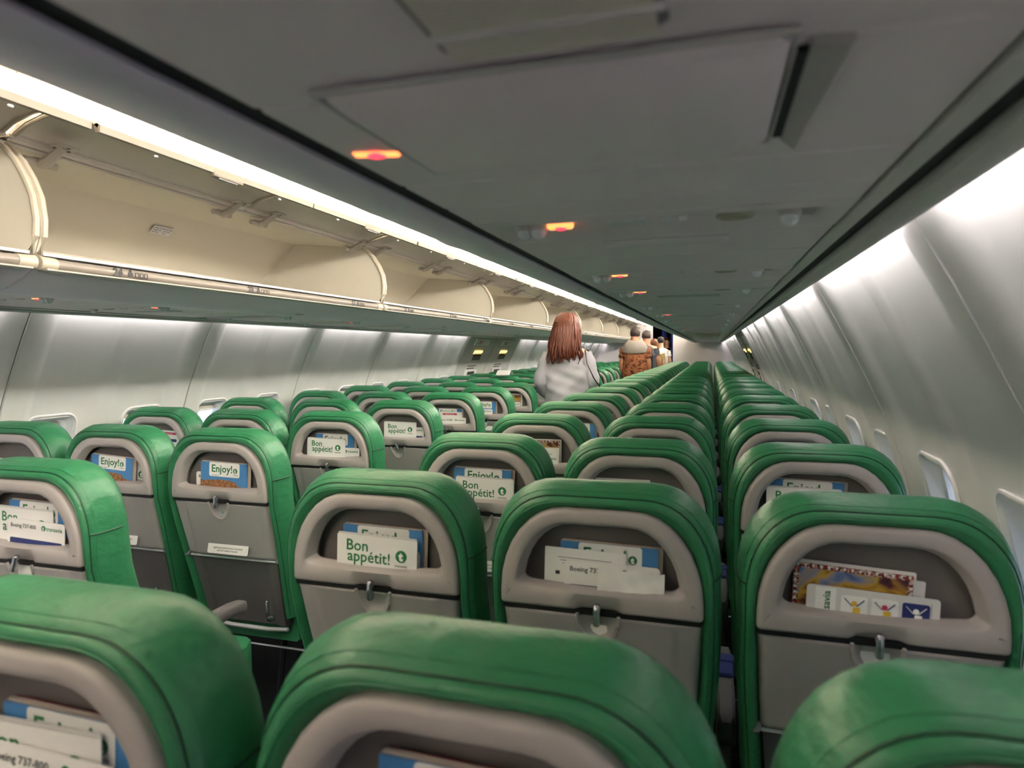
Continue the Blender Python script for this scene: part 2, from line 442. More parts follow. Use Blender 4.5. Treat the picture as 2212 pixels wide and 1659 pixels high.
# ================================================================== OVERHEAD BINS
ARC = [(.617, 1.700), (.598, 1.745), (.594, 1.79), (.602, 1.85), (.625, 1.900), (.660, 1.953), (.698, 1.991), (.725, 2.008)]
HINGE = (.725, 2.008)
def offset_poly(pts, d):
    out = []
    for i, p in enumerate(pts):
        a = pts[max(0, i-1)]; b = pts[min(len(pts)-1, i+1)]
        tx, tz = b[0]-a[0], b[1]-a[1]; L = math.hypot(tx, tz) or 1
        out.append((p[0]-tz/L*d, p[1]+tx/L*d))
    return out
def strip(pts, d): return pts + list(reversed(offset_poly(pts, d)))
def bin_unit(y0, y1, sx, opened):
    r = empty('overhead_bin', (sx*.84, (y0+y1)/2, 1.60)); h = (y1-y0)/2
    def S(pts): return [(sx*x-sx*.84, z-1.60) for x, z in pts]
    fas = [(.822, 1.602), (.808, 1.595), (.775, 1.597), (.735, 1.607), (.70, 1.620), (.665, 1.636), (.64, 1.650), (.630, 1.656)]
    MB().prism(S(strip(fas, -.010)), -h+.003, h-.003).build('fascia', 'fascia', r)
    bp = [(.632, 1.692), (1.0, 1.678), (1.40, 1.668), (1.425, 1.70), (1.41, 1.838), (1.17, 2.050), (.735, 2.012)]
    MB().prism(S(strip(bp, -.010)), -h+.006, h-.006).build('bin_body', 'bin_in', r, 25)
    endp = [(.632, 1.686)] + ARC + [(1.17, 2.055), (1.415, 1.842), (1.43, 1.70), (1.405, 1.664)]
    for e in (-1, 1):
        w_ = MB().prism(S(endp), e*h-e*.002, e*h-e*.014).build('end_wall', 'bin_in', r, 25)
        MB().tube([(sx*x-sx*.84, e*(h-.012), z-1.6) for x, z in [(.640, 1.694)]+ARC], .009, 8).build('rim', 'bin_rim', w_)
    MB().prism(S([(.70, 2.026), (.80, 2.032), (.80, 2.040), (.70, 2.034)]), -h+.004, h-.004).build('hinge_light_block', 'bin_lid', r)  # strip added over the hinge gap to block cove light
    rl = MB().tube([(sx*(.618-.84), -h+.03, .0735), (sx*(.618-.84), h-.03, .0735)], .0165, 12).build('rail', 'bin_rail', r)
    MB().prism(S([(.612, 1.6955), (.640, 1.6945), (.640, 1.7025), (.612, 1.703)]), -h+.02, h-.02).build('sill', 'trim_white', r)
    MB().prism(S([(.634, 1.655), (.650, 1.655), (.650, 1.694), (.634, 1.694)]), -h+.02, h-.02).build('rail_shadow', 'black', r)  # black strip put in for the shade between rail and sill
    if opened: MB().prism(S([(.600, 1.6545), (.640, 1.6515), (.640, 1.6555), (.600, 1.6585)]), -h+.02, h-.02).build('rail_lip', 'bin_rim', r)
    for e in (-1, 1):
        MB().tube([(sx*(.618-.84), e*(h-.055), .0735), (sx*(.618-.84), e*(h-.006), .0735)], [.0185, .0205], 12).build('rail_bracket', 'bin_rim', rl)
    ang = math.radians(-71) if opened else 0
    ca, sa = math.cos(ang), math.sin(ang)
    def rot(p):
        x, z = p[0]-HINGE[0], p[1]-HINGE[1]
        # angle measured in the (|x|, z) plane
        return (HINGE[0]+x*ca-z*sa, HINGE[1]+x*sa+z*ca)
    arc = [rot((x-.012, z)) for x, z in ARC]
    for e in (-1, 1):
        a, b = (-h+.012, -.004) if e < 0 else (.004, h-.012)
        ld = MB().prism(S(strip(arc, .012)), a, b).build('lid', 'bin_lid' if opened else 'fascia', r)
        if not opened: continue
        p0 = arc[0]; p1 = arc[1]
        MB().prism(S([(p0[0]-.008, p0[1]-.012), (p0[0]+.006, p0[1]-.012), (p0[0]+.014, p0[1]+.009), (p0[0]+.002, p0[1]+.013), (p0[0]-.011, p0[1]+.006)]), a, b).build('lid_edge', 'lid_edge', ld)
        for q in (a+.004, b-.004):
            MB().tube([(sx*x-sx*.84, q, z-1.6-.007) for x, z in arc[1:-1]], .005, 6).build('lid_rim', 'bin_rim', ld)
        yc = (a+b)/2
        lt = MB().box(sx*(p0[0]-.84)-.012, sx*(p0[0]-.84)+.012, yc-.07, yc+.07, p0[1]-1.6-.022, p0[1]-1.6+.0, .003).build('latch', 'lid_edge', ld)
        MB().box(sx*(p0[0]-.84)-.007, sx*(p0[0]-.84)+.007, yc-.045, yc+.045, p0[1]-1.6-.026, p0[1]-1.6-.021).build('latch_hook', 'grey_plastic', lt, 0)
        for q in (a+.11, b-.11):
            hg = MB().tube([(sx*(x-.84), q, z-1.6) for x, z in ((.765, 1.998), (.735, 1.985), (.705, 1.992), (.675, 2.010), (.645, 2.025))], [.012, .016, .016, .013, .012], 8).build('hinge', 'hinge', r)
            MB().tube([(sx*(.742-.84), q-.05, .388), (sx*(.742-.84), q+.05, .388)], .011, 10).build('hinge_pin', 'hinge', hg)
            MB().box(sx*(.642-.84)-.022, sx*(.642-.84)+.022, q-.035, q+.035, .420, .428, .003).build('hinge_plate', 'hinge', hg)
            for dx, dy in ((-.014, -.022), (-.014, .022), (.014, 0)):
                MB().tube([(sx*(.642-.84)+dx, q+dy, .4205), (sx*(.642-.84)+dx, q+dy, .4165)], .005, 8).build('bolt', 'grey_plastic', hg)
        for q in (a+.2, b-.2):
            MB().ball((sx*(p0[0]-.835), q, p0[1]-1.6-.020), (.005, .008, .004), 8, 4).build('bumper', 'trim_white', ld)
    return r, rl
nums = {3: [(1.613, '24'), (2.235, '23'), (3.03, '22')], 4: [(3.64, '21'), (4.36, '20'), (5.09, '19')], 5: [(5.8, '18'), (6.5, '17')], 6: [(7.6, '16'), (8.6, '15')],
        7: [(9.6, '14'), (10.5, '12')], 2: [(.2, '26'), (.9, '25')]}
for i, (a, b) in enumerate(zip(BINY, BINY[1:])):
    for sx in (-1, 1):
        r, rl = bin_unit(a, b, sx, sx < 0)
        nx = 'first' if i == 0 else ORD[i]
        if sx < 0:
            tag(r, 'open cream overhead bin, %s from the rear, lids raised, above window seats' % nx, 'overhead bin', 'open overhead bins')
        else:
            tag(r, 'closed grey overhead bin, %s from the rear, over the flat service panels' % nx, 'overhead bin', 'closed overhead bins')
        if sx < 0 and i in nums:
            for y, s in nums[i]:
                yl = y-(a+b)/2; xr = -.618+.84+.0172
                t = text(s, .034, 'print_dark', r, (xr, yl, .063), .05, (PI/2, 0, PI/2), name='row_number')
                ic = MB()
                ic.box(xr-.001, xr, yl+.055, yl+.073, .066, .078); ic.ball((xr-.0005, yl+.064, .083), (.001, .005, .006), 8, 5)
                ic.build('row_symbol', 'print_dark', r, 0)
                ic = MB()
                for q in range(3): ic.tube([(xr, yl+.088+q*.018+dy, .071+dz) for dy, dz in ((-.006, -.006), (.006, -.006), (.006, .007), (-.006, .007))], .0012, 4, True)
                ic.build('seat_symbol', 'print_dark', r, 0)
    # latch pulls on the fascia
    r = None
# placard inside the bin labelled 24-22
pl = empty('weight_placard', (-1.232, 2.45, 1.979), (math.radians(138.6), 0, PI/2)); tag(pl, 'small white weight placard on the back wall of the open bin', 'placard')
MB().box(-.055, .055, -.022, .022, -.001, .001).build('plate', 'paper_grey', pl, 0)
for k, (s, x) in enumerate((('Charge maximale', -.05), ('Charge limite', -.05), ('max 72 kg', -.05), ('Limit Charge', .008), ('Load Limit', .008), ('72 kg', .008))):
    put('lettering', text_mesh(s, .0085, 'print_dark', .02), pl, (x, .010-.012*(k % 3), .0015))
# fascia symbols
for fi, y in enumerate((2.785, 4.6, 6.6)):
    o = empty('fascia_symbol', (-.745, y, 1.607)); tag(o, 'small dark symbol sticker on the fascia of the %s open bin from the rear' % ORD[fi+3], 'sticker', 'fascia stickers')
    MB().prism([(-.014, -.0035), (.014, .0035), (.0142, .0025), (-.0138, -.0045)], -.05, .05).build('sticker', 'print_dark', o, 0)
    for q in (-.02, 0, .02): MB().prism([(-.008, -.004), (.008, .000), (.0082, -.0007), (-.0078, -.0047)], q-.006, q+.006).build('symbol', 'grey_plastic', o, 0)
# cove lights
for i, (a, b) in enumerate(zip(BINY, BINY[1:])):
    for sx in (-1, 1):
        L = empty('cove_light', (sx*.675, (a+b)/2, 2.138))
        h = (b-a)/2
        tag(L, 'glowing cove tube above the %s %s bin from the rear' % ('first' if i == 0 else ORD[i], 'open' if sx < 0 else 'closed'), 'light', 'ceiling cove lights')
        MB().tube([(0, -h+.10, 0), (0, h-.20, 0)], .026, 10).build('tube', 'cove_lamp', L)
        for e in (-h+.06, h-.16): MB().box(-.02, .02, e-.04 if e < 0 else e, e if e < 0 else e+.04, -.02, .02, .004).build('holder', 'white_plastic', L)
        MB().prism([(sx*-.03, -.05), (sx*.055, -.066), (sx*.055, -.058), (sx*-.03, -.042)], -h+.01, h-.01).build('shelf', 'dome', L)
s_ = empty('exit_sign', (-.42, 6.35, 2.17)); tag(s_, 'white ceiling exit sign with a red arrow and letters above the aisle', 'sign')
MB().box(-.13, .13, 0, .02, -.045, .045, .004).build('plate', 'paper', s_)
text('EXIT', .06, 'print_red', s_, (-.03, -.001, -.02), .02)
MB().tube([(-.10, -.001, 0), (-.05, -.001, 0)], .004, 6).build('arrow', 'print_red', s_)
MB().prism([(-.105, 0), (-.085, .012), (-.085, -.012)], -.002, 0).build('arrow_head', 'print_red', s_, 0)

# ---- ends of the cabin
fr = struct('wall_front')
MB().box(.24, 1.70, Y1-.04, Y1, 0, 2.3).build('bulkhead_panel', 'bulkhead', fr, 0)
MB().box(-1.70, -.26, Y1-.04, Y1, 0, 2.3).build('bulkhead_panel', 'bulkhead', fr, 0)
MB().box(-.26, .24, Y1-.04, Y1, 2.12, 2.3).build('bulkhead_header', 'bulkhead', fr, 0)
MB().box(-1.5, 1.5, 19.0, 19.05, 0, 2.4).build('galley_back', 'navy', fr, 0)
MB().box(-.9, -.88, Y1, 19.0, 0, 2.4).build('galley_side', 'navy', fr, 0); MB().box(.6, .62, Y1, 19.0, 0, 2.4).build('galley_side', 'navy', fr, 0)
bk = tag(MB().box(-1.75, 1.75, Y0-.05, Y0, 0, 2.4).build('wall_back', 'bulkhead', None, 0), kind='structure')
def curtain(x0, x1, y, z0, z1, label):
    mb = MB(); n = 16
    mb.loft([[(x0+(x1-x0)*i/n, y+.012*math.sin(i*2.2)+dy, z) for i in range(n+1)] for z, dy in ((z0, 0), (z1, 0))], False)
    mb.loft([[(x0+(x1-x0)*i/n, y+.012*math.sin(i*2.2)+.004, z) for i in range(n+1)] for z in (z0, z1)], False)
    tag(mb.build('curtain', 'curtain'), label, 'curtain')
curtain(.19, .238, Y1-.06, .05, 2.0, 'narrow blue curtain drawn back against the edge of the white bulkhead')
curtain(-.08, .03, 17.9, 1.6, 2.1, 'short blue curtain hanging in the dark galley beyond the bulkhead')

# ================================================================== SEATS
A_, S_, P_ = .4703, .494, .6933
RY = [.530, 1.277] + [1.277+P_*k for k in range(1, 22)]
def bend(z): return .25*max(0, .905-z)
def arch(w_, zt, zb, rx, rz, n=9, m=7):
    """open outline from bottom left up over the top to bottom right; the sides taper below the tray hinge"""
    pts = []
    zc = zt-rz
    for i in range(m): pts.append((-w_, zb+(zc-zb)*i/m))
    for i in range(n+1):
        a = PI/2*i/n; pts.append((-(w_-rx)-rx*math.cos(a)**.9, zc+rz*math.sin(a)**.9))
    full = pts + [(-x, z) for x, z in reversed(pts)]
    return full
def taper(x, z): return x*(1-.30*max(0, .80-z))
def cover_mesh():
    prof = [(.020, .188, 1.096), (.004, .198, 1.1075), (-.005, .203, 1.1135), (-.009, .208, 1.119), (-.009, .2135, 1.1245), (-.004, .218, 1.1295), (.0005, .2185, 1.130),
            (.002, .221, 1.133), (.012, .2255, 1.139), (.030, .230, 1.1465), (.052, .2335, 1.152), (.078, .233, 1.151), (.102, .226, 1.141), (.122, .208, 1.12), (.134, .175, 1.085), (.138, .12, 1.02)]
    rings = []
    for y, w_, zt in prof:
        rings.append([(taper(x, z), y+bend(z), z) for x, z in arch(w_, zt, .46, .135, .175)])
    mb = MB().loft(rings, False)
    # close the front
    last = rings[-1]; n = len(last); o = len(mb.v)
    mb.v += [(0, p[1]+.002, p[2]) for p in last[:n//2]]
    b = (len(rings)-1)*n
    for j in range(n//2-1):
        mb.f.append((b+j, b+j+1, o+j+1, o+j)); mb.f.append((b+n-1-j, o+j, o+j+1, b+n-2-j))
    return mb.mesh('backrest_cover', 'leather', 60)
def piping_mesh():
    mb = MB()
    mb.tube([(taper(x, z), -.0005+bend(z), z) for x, z in arch(.2192, 1.1312, .47, .135, .175, 12, 8)], .0017, 5)
    for e in (-1, 1):   # side seams of the headrest cover
        mb.tube([(e*(.2195+.0005), .0, .985), (e*.2262, .012, .985), (e*.2308, .030, .986), (e*.2342, .052, .987), (e*.2336, .08, .988)], .0016, 5)
    return mb.mesh('piping', 'piping')
def stitch_mesh():
    mb = MB()
    mb.tube([(taper(x, z), -.0092+bend(z), z) for x, z in arch(.2085, 1.1195, .5, .135, .175, 12, 8)], .0010, 4)
    mb.tube([(taper(x, z), .0125+bend(z), z) for x, z in arch(.2258, 1.1394, .5, .135, .175, 12, 8)], .0008, 4)
    return mb.mesh('stitching', 'leather')
def sloop(w_, zt, zb, rx, rz, rb, bow=0, n=8, m=6):
    pts = []
    for i in range(n+1):     # bottom right corner to top right
        pass
    def arc_(cx, cz, ax, az, a0): return [(cx+ax*math.cos(a0+PI/2*i/n), cz+az*math.sin(a0+PI/2*i/n)) for i in range(n+1)]
    pts += arc_(w_-rx, zt-rz, rx, rz, 0)
    pts += arc_(-w_+rx, zt-rz, rx, rz, PI/2)
    pts += arc_(-w_+rb, zb+rb, rb, rb, PI)
    for i in range(1, m): pts.append((-(w_-rb)+2*(w_-rb)*i/m, zb))
    pts += arc_(w_-rb, zb+rb, rb, rb, 1.5*PI)
    if bow: pts = [(x, z-bow*(1-(x/w_)**2) if z < zb+rb*1.01 else z) for x, z in pts]
    return pts
def shell_mesh():
    L = [(.2, 1.108, .905, .132, .172, .008, 0, .030), (.2, 1.108, .905, .132, .172, .008, 0, -.004), (.1990, 1.107, .906, .132, .172, .008, 0, -.0085), (.196, 1.104, .9085, .131, .171, .008, 0, -.0118),
         (.190, 1.099, .912, .128, .166, .009, 0, -.0130), (.179, 1.090, .926, .119, .156, .011, .002, -.0132), (.170, 1.0825, .944, .112, .145, .015, .005, -.0125), (.1675, 1.0805, .9475, .110, .142, .016, .006, -.0105),
         (.1600, 1.0745, .9515, .104, .134, .016, .007, .002), (.1555, 1.0705, .9545, .10, .13, .016, .007, .016)]
    rings = []
    for ri, (*q, y) in enumerate(L):
        ring = []
        for x, z in sloop(*q[:7], 8, 24):
            d = 0
            if z < .93 and ri < 6:      # finger scoop round the latch
                t = max(0, min(1, (.050-abs(x))/.010)); d = .015*t*t*(3-2*t)*(1 if ri > 0 else 0)*(.35 if ri == 5 else 1)
            ring.append((x, y+d, z))
        rings.append(ring)
    return MB().loft(rings).mesh('seat_shell', 'shell', 45)
def pocket_mesh():
    L = [(.1555, 1.0705, .9545, .10, .13, .016, .007, .014), (.168, 1.080, .912, .10, .13, .016, 0, .014), (.168, 1.080, .908, .10, .13, .02, 0, .046), (.10, 1.02, .95, .06, .05, .02, 0, .049)]
    rings = [[(x, y, z) for x, z in sloop(*q[:7], 8, 24)] for *q, y in L]
    return MB().loft(rings, True, False, True).mesh('literature_pocket', 'pocket', 50)
def tray_mesh():
    mb = MB(); nx, nz = 60, 36; z1, z0 = .8975, .686; idx = {}
    for j in range(nz+1):
        z = z1+(z0-z1)*j/nz
        w_ = .199-.012*(.9-z)/.214
        for i in range(nx+1):
            t = -1+2*i/nx; t = math.copysign(abs(t)**.8, t); x = w_*t
            a = abs(x)/w_
            y = -.012 + .004*max(0, min(1, (a-.72)/.06)) + .016*max(0, (a-.93)/.07)**2
            y += .012*max(0, 1-(z1-z)/.006)**2 + .010*max(0, 1-(z-z0)/.012)**2
            e = math.hypot(x/.040, (z1+.004-z)/.060)
            y += .015*max(0, min(1, (1-e)/.25))
            idx[i, j] = len(mb.v); mb.v.append((x, y+bend(z), z))
    for j in range(nz):
        for i in range(nx): mb.f.append((idx[i, j], idx[i, j+1], idx[i+1, j+1], idx[i+1, j]))
    # rim all round gives the leaf its thickness
    loop = [idx[i, 0] for i in range(nx+1)] + [idx[nx, j] for j in range(1, nz+1)] + [idx[i, nz] for i in range(nx-1, -1, -1)] + [idx[0, j] for j in range(nz-1, 0, -1)]
    o = len(mb.v); mb.v += [(mb.v[q][0]*.995, mb.v[q][1]+.016, mb.v[q][2]) for q in loop]
    for q in range(len(loop)): mb.f.append((loop[q], loop[(q+1) % len(loop)], o+(q+1) % len(loop), o+q))
    return mb.mesh('tray_table', 'tray', 50)
def lower_mesh():
    mb = MB(); zs = [.676, .672, .60, .52, .45, .42, .412]; xs = [-.186, -.182, -.150, -.140, 0, .140, .150, .182, .186]
    rings = []
    for z in zs:
        s = 1-.10*(.676-z)/.264
        rings.append([(x*s, bend(z)+(.030 if abs(x) > .184 else .004 if abs(x) > .145 else .012)+(.01 if z in (.676, .412) else 0), z) for x in xs])
    mb.loft(rings, False)
    mb.loft([[(p[0], p[1]+.03, p[2]) for p in r] for r in rings], False)
    return mb.mesh('lower_back_panel', 'lower_panel', 30)
PM = {'backrest_cover': cover_mesh(), 'piping': piping_mesh(), 'stitching': stitch_mesh(), 'seat_shell': shell_mesh(), 'literature_pocket': pocket_mesh(),
      'tray_table': tray_mesh(), 'lower_back_panel': lower_mesh()}
PM['finger_notch'] = MB().tube([(.041*math.cos(t), -.0120+bend(.9-.062*math.sin(t)), .899-.062*math.sin(t)) for t in [PI*q/20 for q in range(21)]], .0040, 6).mesh('finger_notch', 'shell')
PM['seam_shadow'] = MB().box(-.197, .197, -.005, .004, .8955, .9065).mesh('seam_shadow', 'black', 0)  # black strip paints the shade in the seam between shell and tray
PM['latch'] = MB().box(-.0065, .0065, -.028, -.013, .882, .925, .003).mesh('latch', 'chrome')
PM['hinge_bar'] = MB().tube([(-.185, bend(.681)+.004, .681), (.185, bend(.681)+.004, .681)], .0048, 8).mesh('hinge_bar', 'white_plastic')
PM['tray_arm'] = MB().tube([(0, bend(.684)-.004, .690), (0, bend(.684)+.01, .680), (0, bend(.66)+.03, .655), (0, bend(.6)+.05, .60)], [.012, .013, .010, .008], 8).mesh('tray_arm', 'grey_plastic')
PM['bottom_strip'] = MB().tube([(-.165, bend(.41)+.014, .404), (-.08, bend(.41)+.010, .398), (.08, bend(.41)+.010, .398), (.165, bend(.41)+.014, .404)], .0075, 6).mesh('bottom_strip', 'white_plastic')
PM['clip'] = MB().box(.128, .137, .062, .075, .475, .535, .002).box(.122, .143, .075, .095, .455, .475, .002).mesh('clip', 'chrome')
cu = MB(); cu.loft([[(x*s, y, z) for x, y in ((-.19, .17), (.19, .17), (.205, .25), (.205, .56), (.18, .61), (-.18, .61), (-.205, .56), (-.205, .25))] for s, z in ((.93, .345), (1, .36), (1, .44), (.985, .462), (.90, .470))], True, True, True)
PM['seat_cushion'] = cu.mesh('seat_cushion', 'leather', 50)
ar = MB(); ar.loft([[(dx*w_, y, z+dz) for dx, dz in ((-1, -.014), (-.8, -.02), (.8, -.02), (1, -.014), (1, .008), (.7, .016), (-.7, .016), (-1, .008))] for y, z, w_ in ((.135, .625, .012), (.15, .632, .018), (.22, .642, .019), (.44, .640, .019), (.485, .634, .016), (.50, .626, .010))], True, True, True)
PM['armrest'] = ar.mesh('armrest', 'lower_panel', 50)
PM['armrest_pivot'] = MB().tube([(-.02, .175, .60), (.02, .175, .60)], .028, 14).box(-.012, .012, .165, .19, .40, .60, .004).mesh('armrest_pivot', 'lower_panel')
fm = MB().tube([(-.247, .28, .325), (.247, .28, .325)], .020, 10).tube([(-.247, .52, .325), (.247, .52, .325)], .018, 10)
PM['seat_frame'] = fm.mesh('seat_frame', 'frame_metal')
PM['seat_leg'] = MB().tube([(0, .28, .33), (0, .22, .02)], .014, 8).tube([(0, .52, .33), (0, .46, .02)], .014, 8).tube([(0, .22, .02), (0, .48, .02)], .012, 8).tube([(0, .25, .10), (0, .50, .30)], .009, 8).mesh('seat_leg', 'frame_metal')
PM['life_vest_bar'] = MB().tube([(-.22, .20, .30), (.22, .20, .30)], .006, 6).mesh('life_vest_bar', 'chrome')
PM['belt'] = MB().box(-.019, .019, .0, .07, 0, .012, .004).box(-.022, .022, .06, .10, -.003, .016, .004).mesh('seat_belt', 'print_navy')
stk = MB().prism(rloop(.086, .030, .006, 3), -.0004, .0006).mesh('placard', 'paper')
for me in (stk,): pass
BLOCK = {1: 'across from the open bins', -1: 'under the open bins'}
COLN = ['aisle', 'middle', 'window']
SEAT = {}
def seat(sx, c, r):
    X = sx*(A_+S_*c)
    Y = RY[r] + (-.0743 if sx < 0 else 0) + ((-.02, .0, .03)[c] if r == 0 else 0)
    near = r <= 6
    o = empty('passenger_seat', (X, Y, 0))
    tag(o, 'green leather %s seat, %s row from the rear, %s' % (COLN[c], ORD[r], BLOCK[sx]) if r else 'green leather %s seat, rearmost row, %s' % (COLN[c], BLOCK[sx]), 'seat', 'green airline seats')
    if r > 1:
        o.rotation_euler = (math.radians(RND.uniform(-.8, 1.0)), 0, 0)
    bk_ = put('backrest_cover', PM['backrest_cover'], o)
    put('piping', PM['piping'], bk_)
    if near: put('stitching', PM['stitching'], bk_)
    sh = put('seat_shell', PM['seat_shell'], o)
    put('literature_pocket', PM['literature_pocket'], sh)
    tr_ = put('tray_table', PM['tray_table'], o)
    put('seat_cushion', PM['seat_cushion'], o)
    if r <= 10:
        put('finger_notch', PM['finger_notch'], tr_)
        put('seam_shadow', PM['seam_shadow'], tr_)
        la = put('latch', PM['latch'], tr_)
        if sx < 0 and c == 0 and r in (1, 4, 5): la.rotation_euler = (0, 0, 0); la.location = (.19*0, 0, 0); la.matrix_local = Matrix.Translation((0, 0, .9035)) @ Matrix.Rotation({1: .30, 4: -.35, 5: .7}[r], 4, 'Y') @ Matrix.Translation((0, 0, -.9035))
        put('lower_back_panel', PM['lower_back_panel'], o)
        put('hinge_bar', PM['hinge_bar'], tr_)
        for e in (-1, 1): put('tray_arm', PM['tray_arm'], tr_, (e*.196, 0, 0))
        put('bottom_strip', PM['bottom_strip'], o); put('clip', PM['clip'], o)
        pl_ = put('placard', stk, tr_, (0.005, bend(.735)-.0135, .735), (-.245, 0, 0))
        for k, s in enumerate(('GARDEZ MAINTENU VOTRE CEINTURE ATTACHEE', 'FASTEN SEAT BELT WHILE SEATED', '', 'GILET DE SAUVETAGE SOUS VOTRE SIEGE', 'LIFE VEST UNDER YOUR SEAT')):
            if s and near: text(s, .0066, 'print_dark', pl_, (0, -.0008, .0165-.0095*k), .02, align='CENTER')
    ap = put('armrest', PM['armrest'], o, (S_/2, 0, 0)); put('armrest_pivot', PM['armrest_pivot'], ap)
    if (sx > 0 and c == 0) or (sx < 0 and c == 2):
        ap = put('armrest', PM['armrest'], o, (-S_/2, 0, 0)); put('armrest_pivot', PM['armrest_pivot'], ap)
    put('seat_frame', PM['seat_frame'], o)
    if c < 2: put('seat_leg', PM['seat_leg'], o, (sx*-.05, 0, 0))
    put('life_vest_bar', PM['life_vest_bar'], o)
    if sx > 0 and c == 1 and 1 <= r <= 4: put('seat_belt', PM['belt'], o, (S_/2, .3, .655))
    SEAT[sx, c, r] = (X, Y, o)
for r in range(len(RY)):
    for c in range(3):
        seat(1, c, r)
        if r >= 1 and not (r == 1 and c > 0): seat(-1, c, r)

# ================================================================== PRINTED MATTER IN THE POCKETS
def plate(w_, h, t=.0015, r=.003, y=0, x=0, z=0):
    return MB().prism([(px+x, pz+h/2+z) for px, pz in rloop(w_/2, h/2, r, 3)], y, y+t)
def logo(par, x, z, r, tiny=True, y=-.0003):
    d_ = MB().prism([(x+r*math.cos(2*PI*k/24), z+r*math.sin(2*PI*k/24)) for k in range(24)], y-.0003, y+.0003).build('logo_disc', 'print_green', par, 0)
    text('t', r*1.9, 'paper', d_, (x-r*.05, y-.0006, z-r*.62), .06, align='CENTER', name='logo_letter')
    if tiny: text('transavia', r*.62, 'print_dark', par, (x, y-.0003, z-r*1.75), .01, align='CENTER')
def magazine(o, title='Enjoy!'):
    W, H = .196, .195
    pg = MB()
    for k in range(4):
        pg.prism([(px+.004*k*RND.uniform(-.3, 1), pz+H/2+RND.uniform(-.002, .003)) for px, pz in rloop(W/2-.001, H/2, .002, 1)], .0016+.0022*k, .0034+.0022*k)
    pg.build('page_block', 'pages', o, 0)
    plate(W, H, .0012, .002).build('cover', 'print_sky', o, 0)
    sk = [(-W/2, H-.135), (W/2, H-.135), (W/2, H-.084)]+[(W/2-W*q/24, H-.058-.008*abs(q-13)/12-.005*((q*7) % 5)/5-(.014 if q < 6 else 0)) for q in range(1, 24)]+[(-W/2, H-.062)]
    MB().prism(sk, -.0006, 0).build('cover_photo', 'print_city', o, 0)
    plate(W, H+.002, .0012, .002, .0105, .004).build('back_cover', 'print_maroon', o, 0)
    p = plate(.128, .050, .0006, .006, -.0008, .003, H-.050).build('title_panel', 'paper', o, 0)
    text(title, .0365, 'print_green', p, (-.052, -.0009, H-.034), .018)
    text('the magazine', .006, 'print_dark', p, (-.050, -.0009, H-.047), .0)
    logo(p, .049, H-.027, .0088, True, -.0009)
def menu(o):
    W, H = .196, .125
    plate(W, H, .0012, .0015).build('card', 'paper', o, 0)
    plate(W*.98, H+.004, .0012, .0015, .0030, -.001).build('back_leaf', 'paper_grey', o, 0)
    text('Bon', .035, 'print_green', o, (-.076, -.0004, H-.034), .012)
    text('app\u00e9tit!', .035, 'print_green', o, (-.072, -.0004, H-.058), .012)
    logo(o, .060, H-.037, .0135)
def safety(o, dark='print_dark'):
    W, H = .190, .16
    c_ = plate(W, H, .0014, .008).build('card', 'paper', o, 0)
    text('Boeing 737-800', .0135, dark, o, (-.084, -.0004, H-.021), .015)
    logo(o, .026, H-.0165, .0066, False)
    text('transavia', .0145, 'print_green', o, (.0355, -.0004, H-.021), .012)
    plate(.172, .05, .0004, .004, -.0004, 0, H-.098).build('picture_box', 'print_navy', o, 0)
def photo_mag(o):
    W, H = .196, .195
    pg = MB()
    for k in range(4): pg.prism([(px+.002*k, pz+H/2) for px, pz in rloop(W/2, H/2+.0015*k, .002, 1)], .0012+.0022*k, .003+.0022*k)
    pg.build('page_block', 'paper', o, 0)
    plate(W, H, .0012, .002).build('cover', 'print_border', o, 0)
    plate(W-.018, H-.018, .0006, .001, -.0006, 0, .009).build('cover_photo', 'print_photo', o, 0)
    b = MB()
    for k in range(15):
        x = -W/2+.006+(W-.012)*k/14
        b.prism([(x-.003, H-.0015), (x+.003, H-.0015), (x, H-.0075)], -.0008, -.0002)
    for k in range(8):
        for e in (-1, 1): b.prism([(e*(W/2-.0012), H-.02-.011*k), (e*(W/2-.0012), H-.026-.011*k), (e*(W/2-.0075), H-.023-.011*k)], -.0008, -.0002)
    b.build('border_pattern', 'paper', o, 0)
def pictos(o):
    W, H = .214, .14
    plate(W, H, .0014, .006).build('card', 'paper_grey', o, 0)
    plate(.034, H*.9, .0004, .002, -.0004, -.075, H*.08).build('end_patch', 'paper', o, 0)
    text('transavia', .018, 'print_green', o, (-.068, -.0010, H-.072), .012, (PI/2, -PI/2, 0))
    for k, x in enumerate((-.028, .021, .070)):
        p = plate(.043, .040, .0005, .004, -.0005, x, H-.052).build('picture_box', 'print_navy' if k == 2 else 'paper', o, 0)
        mm = ['print_yellow', 'print_yellow', 'paper'][k]
        plate(.012, .013, .0004, .002, -.0009, x+.004, H-.045).build('figure', mm, p, 0)
        MB().ball((x, -.0008, H-.026), (.005, .0005, .005), 10, 5).build('figure_head', 'print_red' if k == 1 else mm, p)
        for e in (-1, 1): MB().tube([(x+e*.004, -.0009, H-.030), (x+e*.016, -.0009, H-.018)], .0025, 5, flat=.3).build('figure_arm', 'print_navy' if k < 2 else 'paper', p)
    text('safety instructions', .005, 'print_dark', o, (.0945, -.0005, H-.045), 0, (PI/2, -PI/2, 0))
def red_card(o):
    W, H = .17, .14
    plate(W, H, .0014, .002).build('card', 'paper', o, 0)
    plate(.10, .011, .0004, .002, -.0004, .0, H-.020).build('red_band', 'print_red', o, 0)
    text('Good news today', .008, 'paper', o, (0, -.0008, H-.0175), .01, align='CENTER')
    plate(.05, .014, .0004, .006, -.0004, .03, H-.055).build('blue_badge', 'print_navy', o, 0)
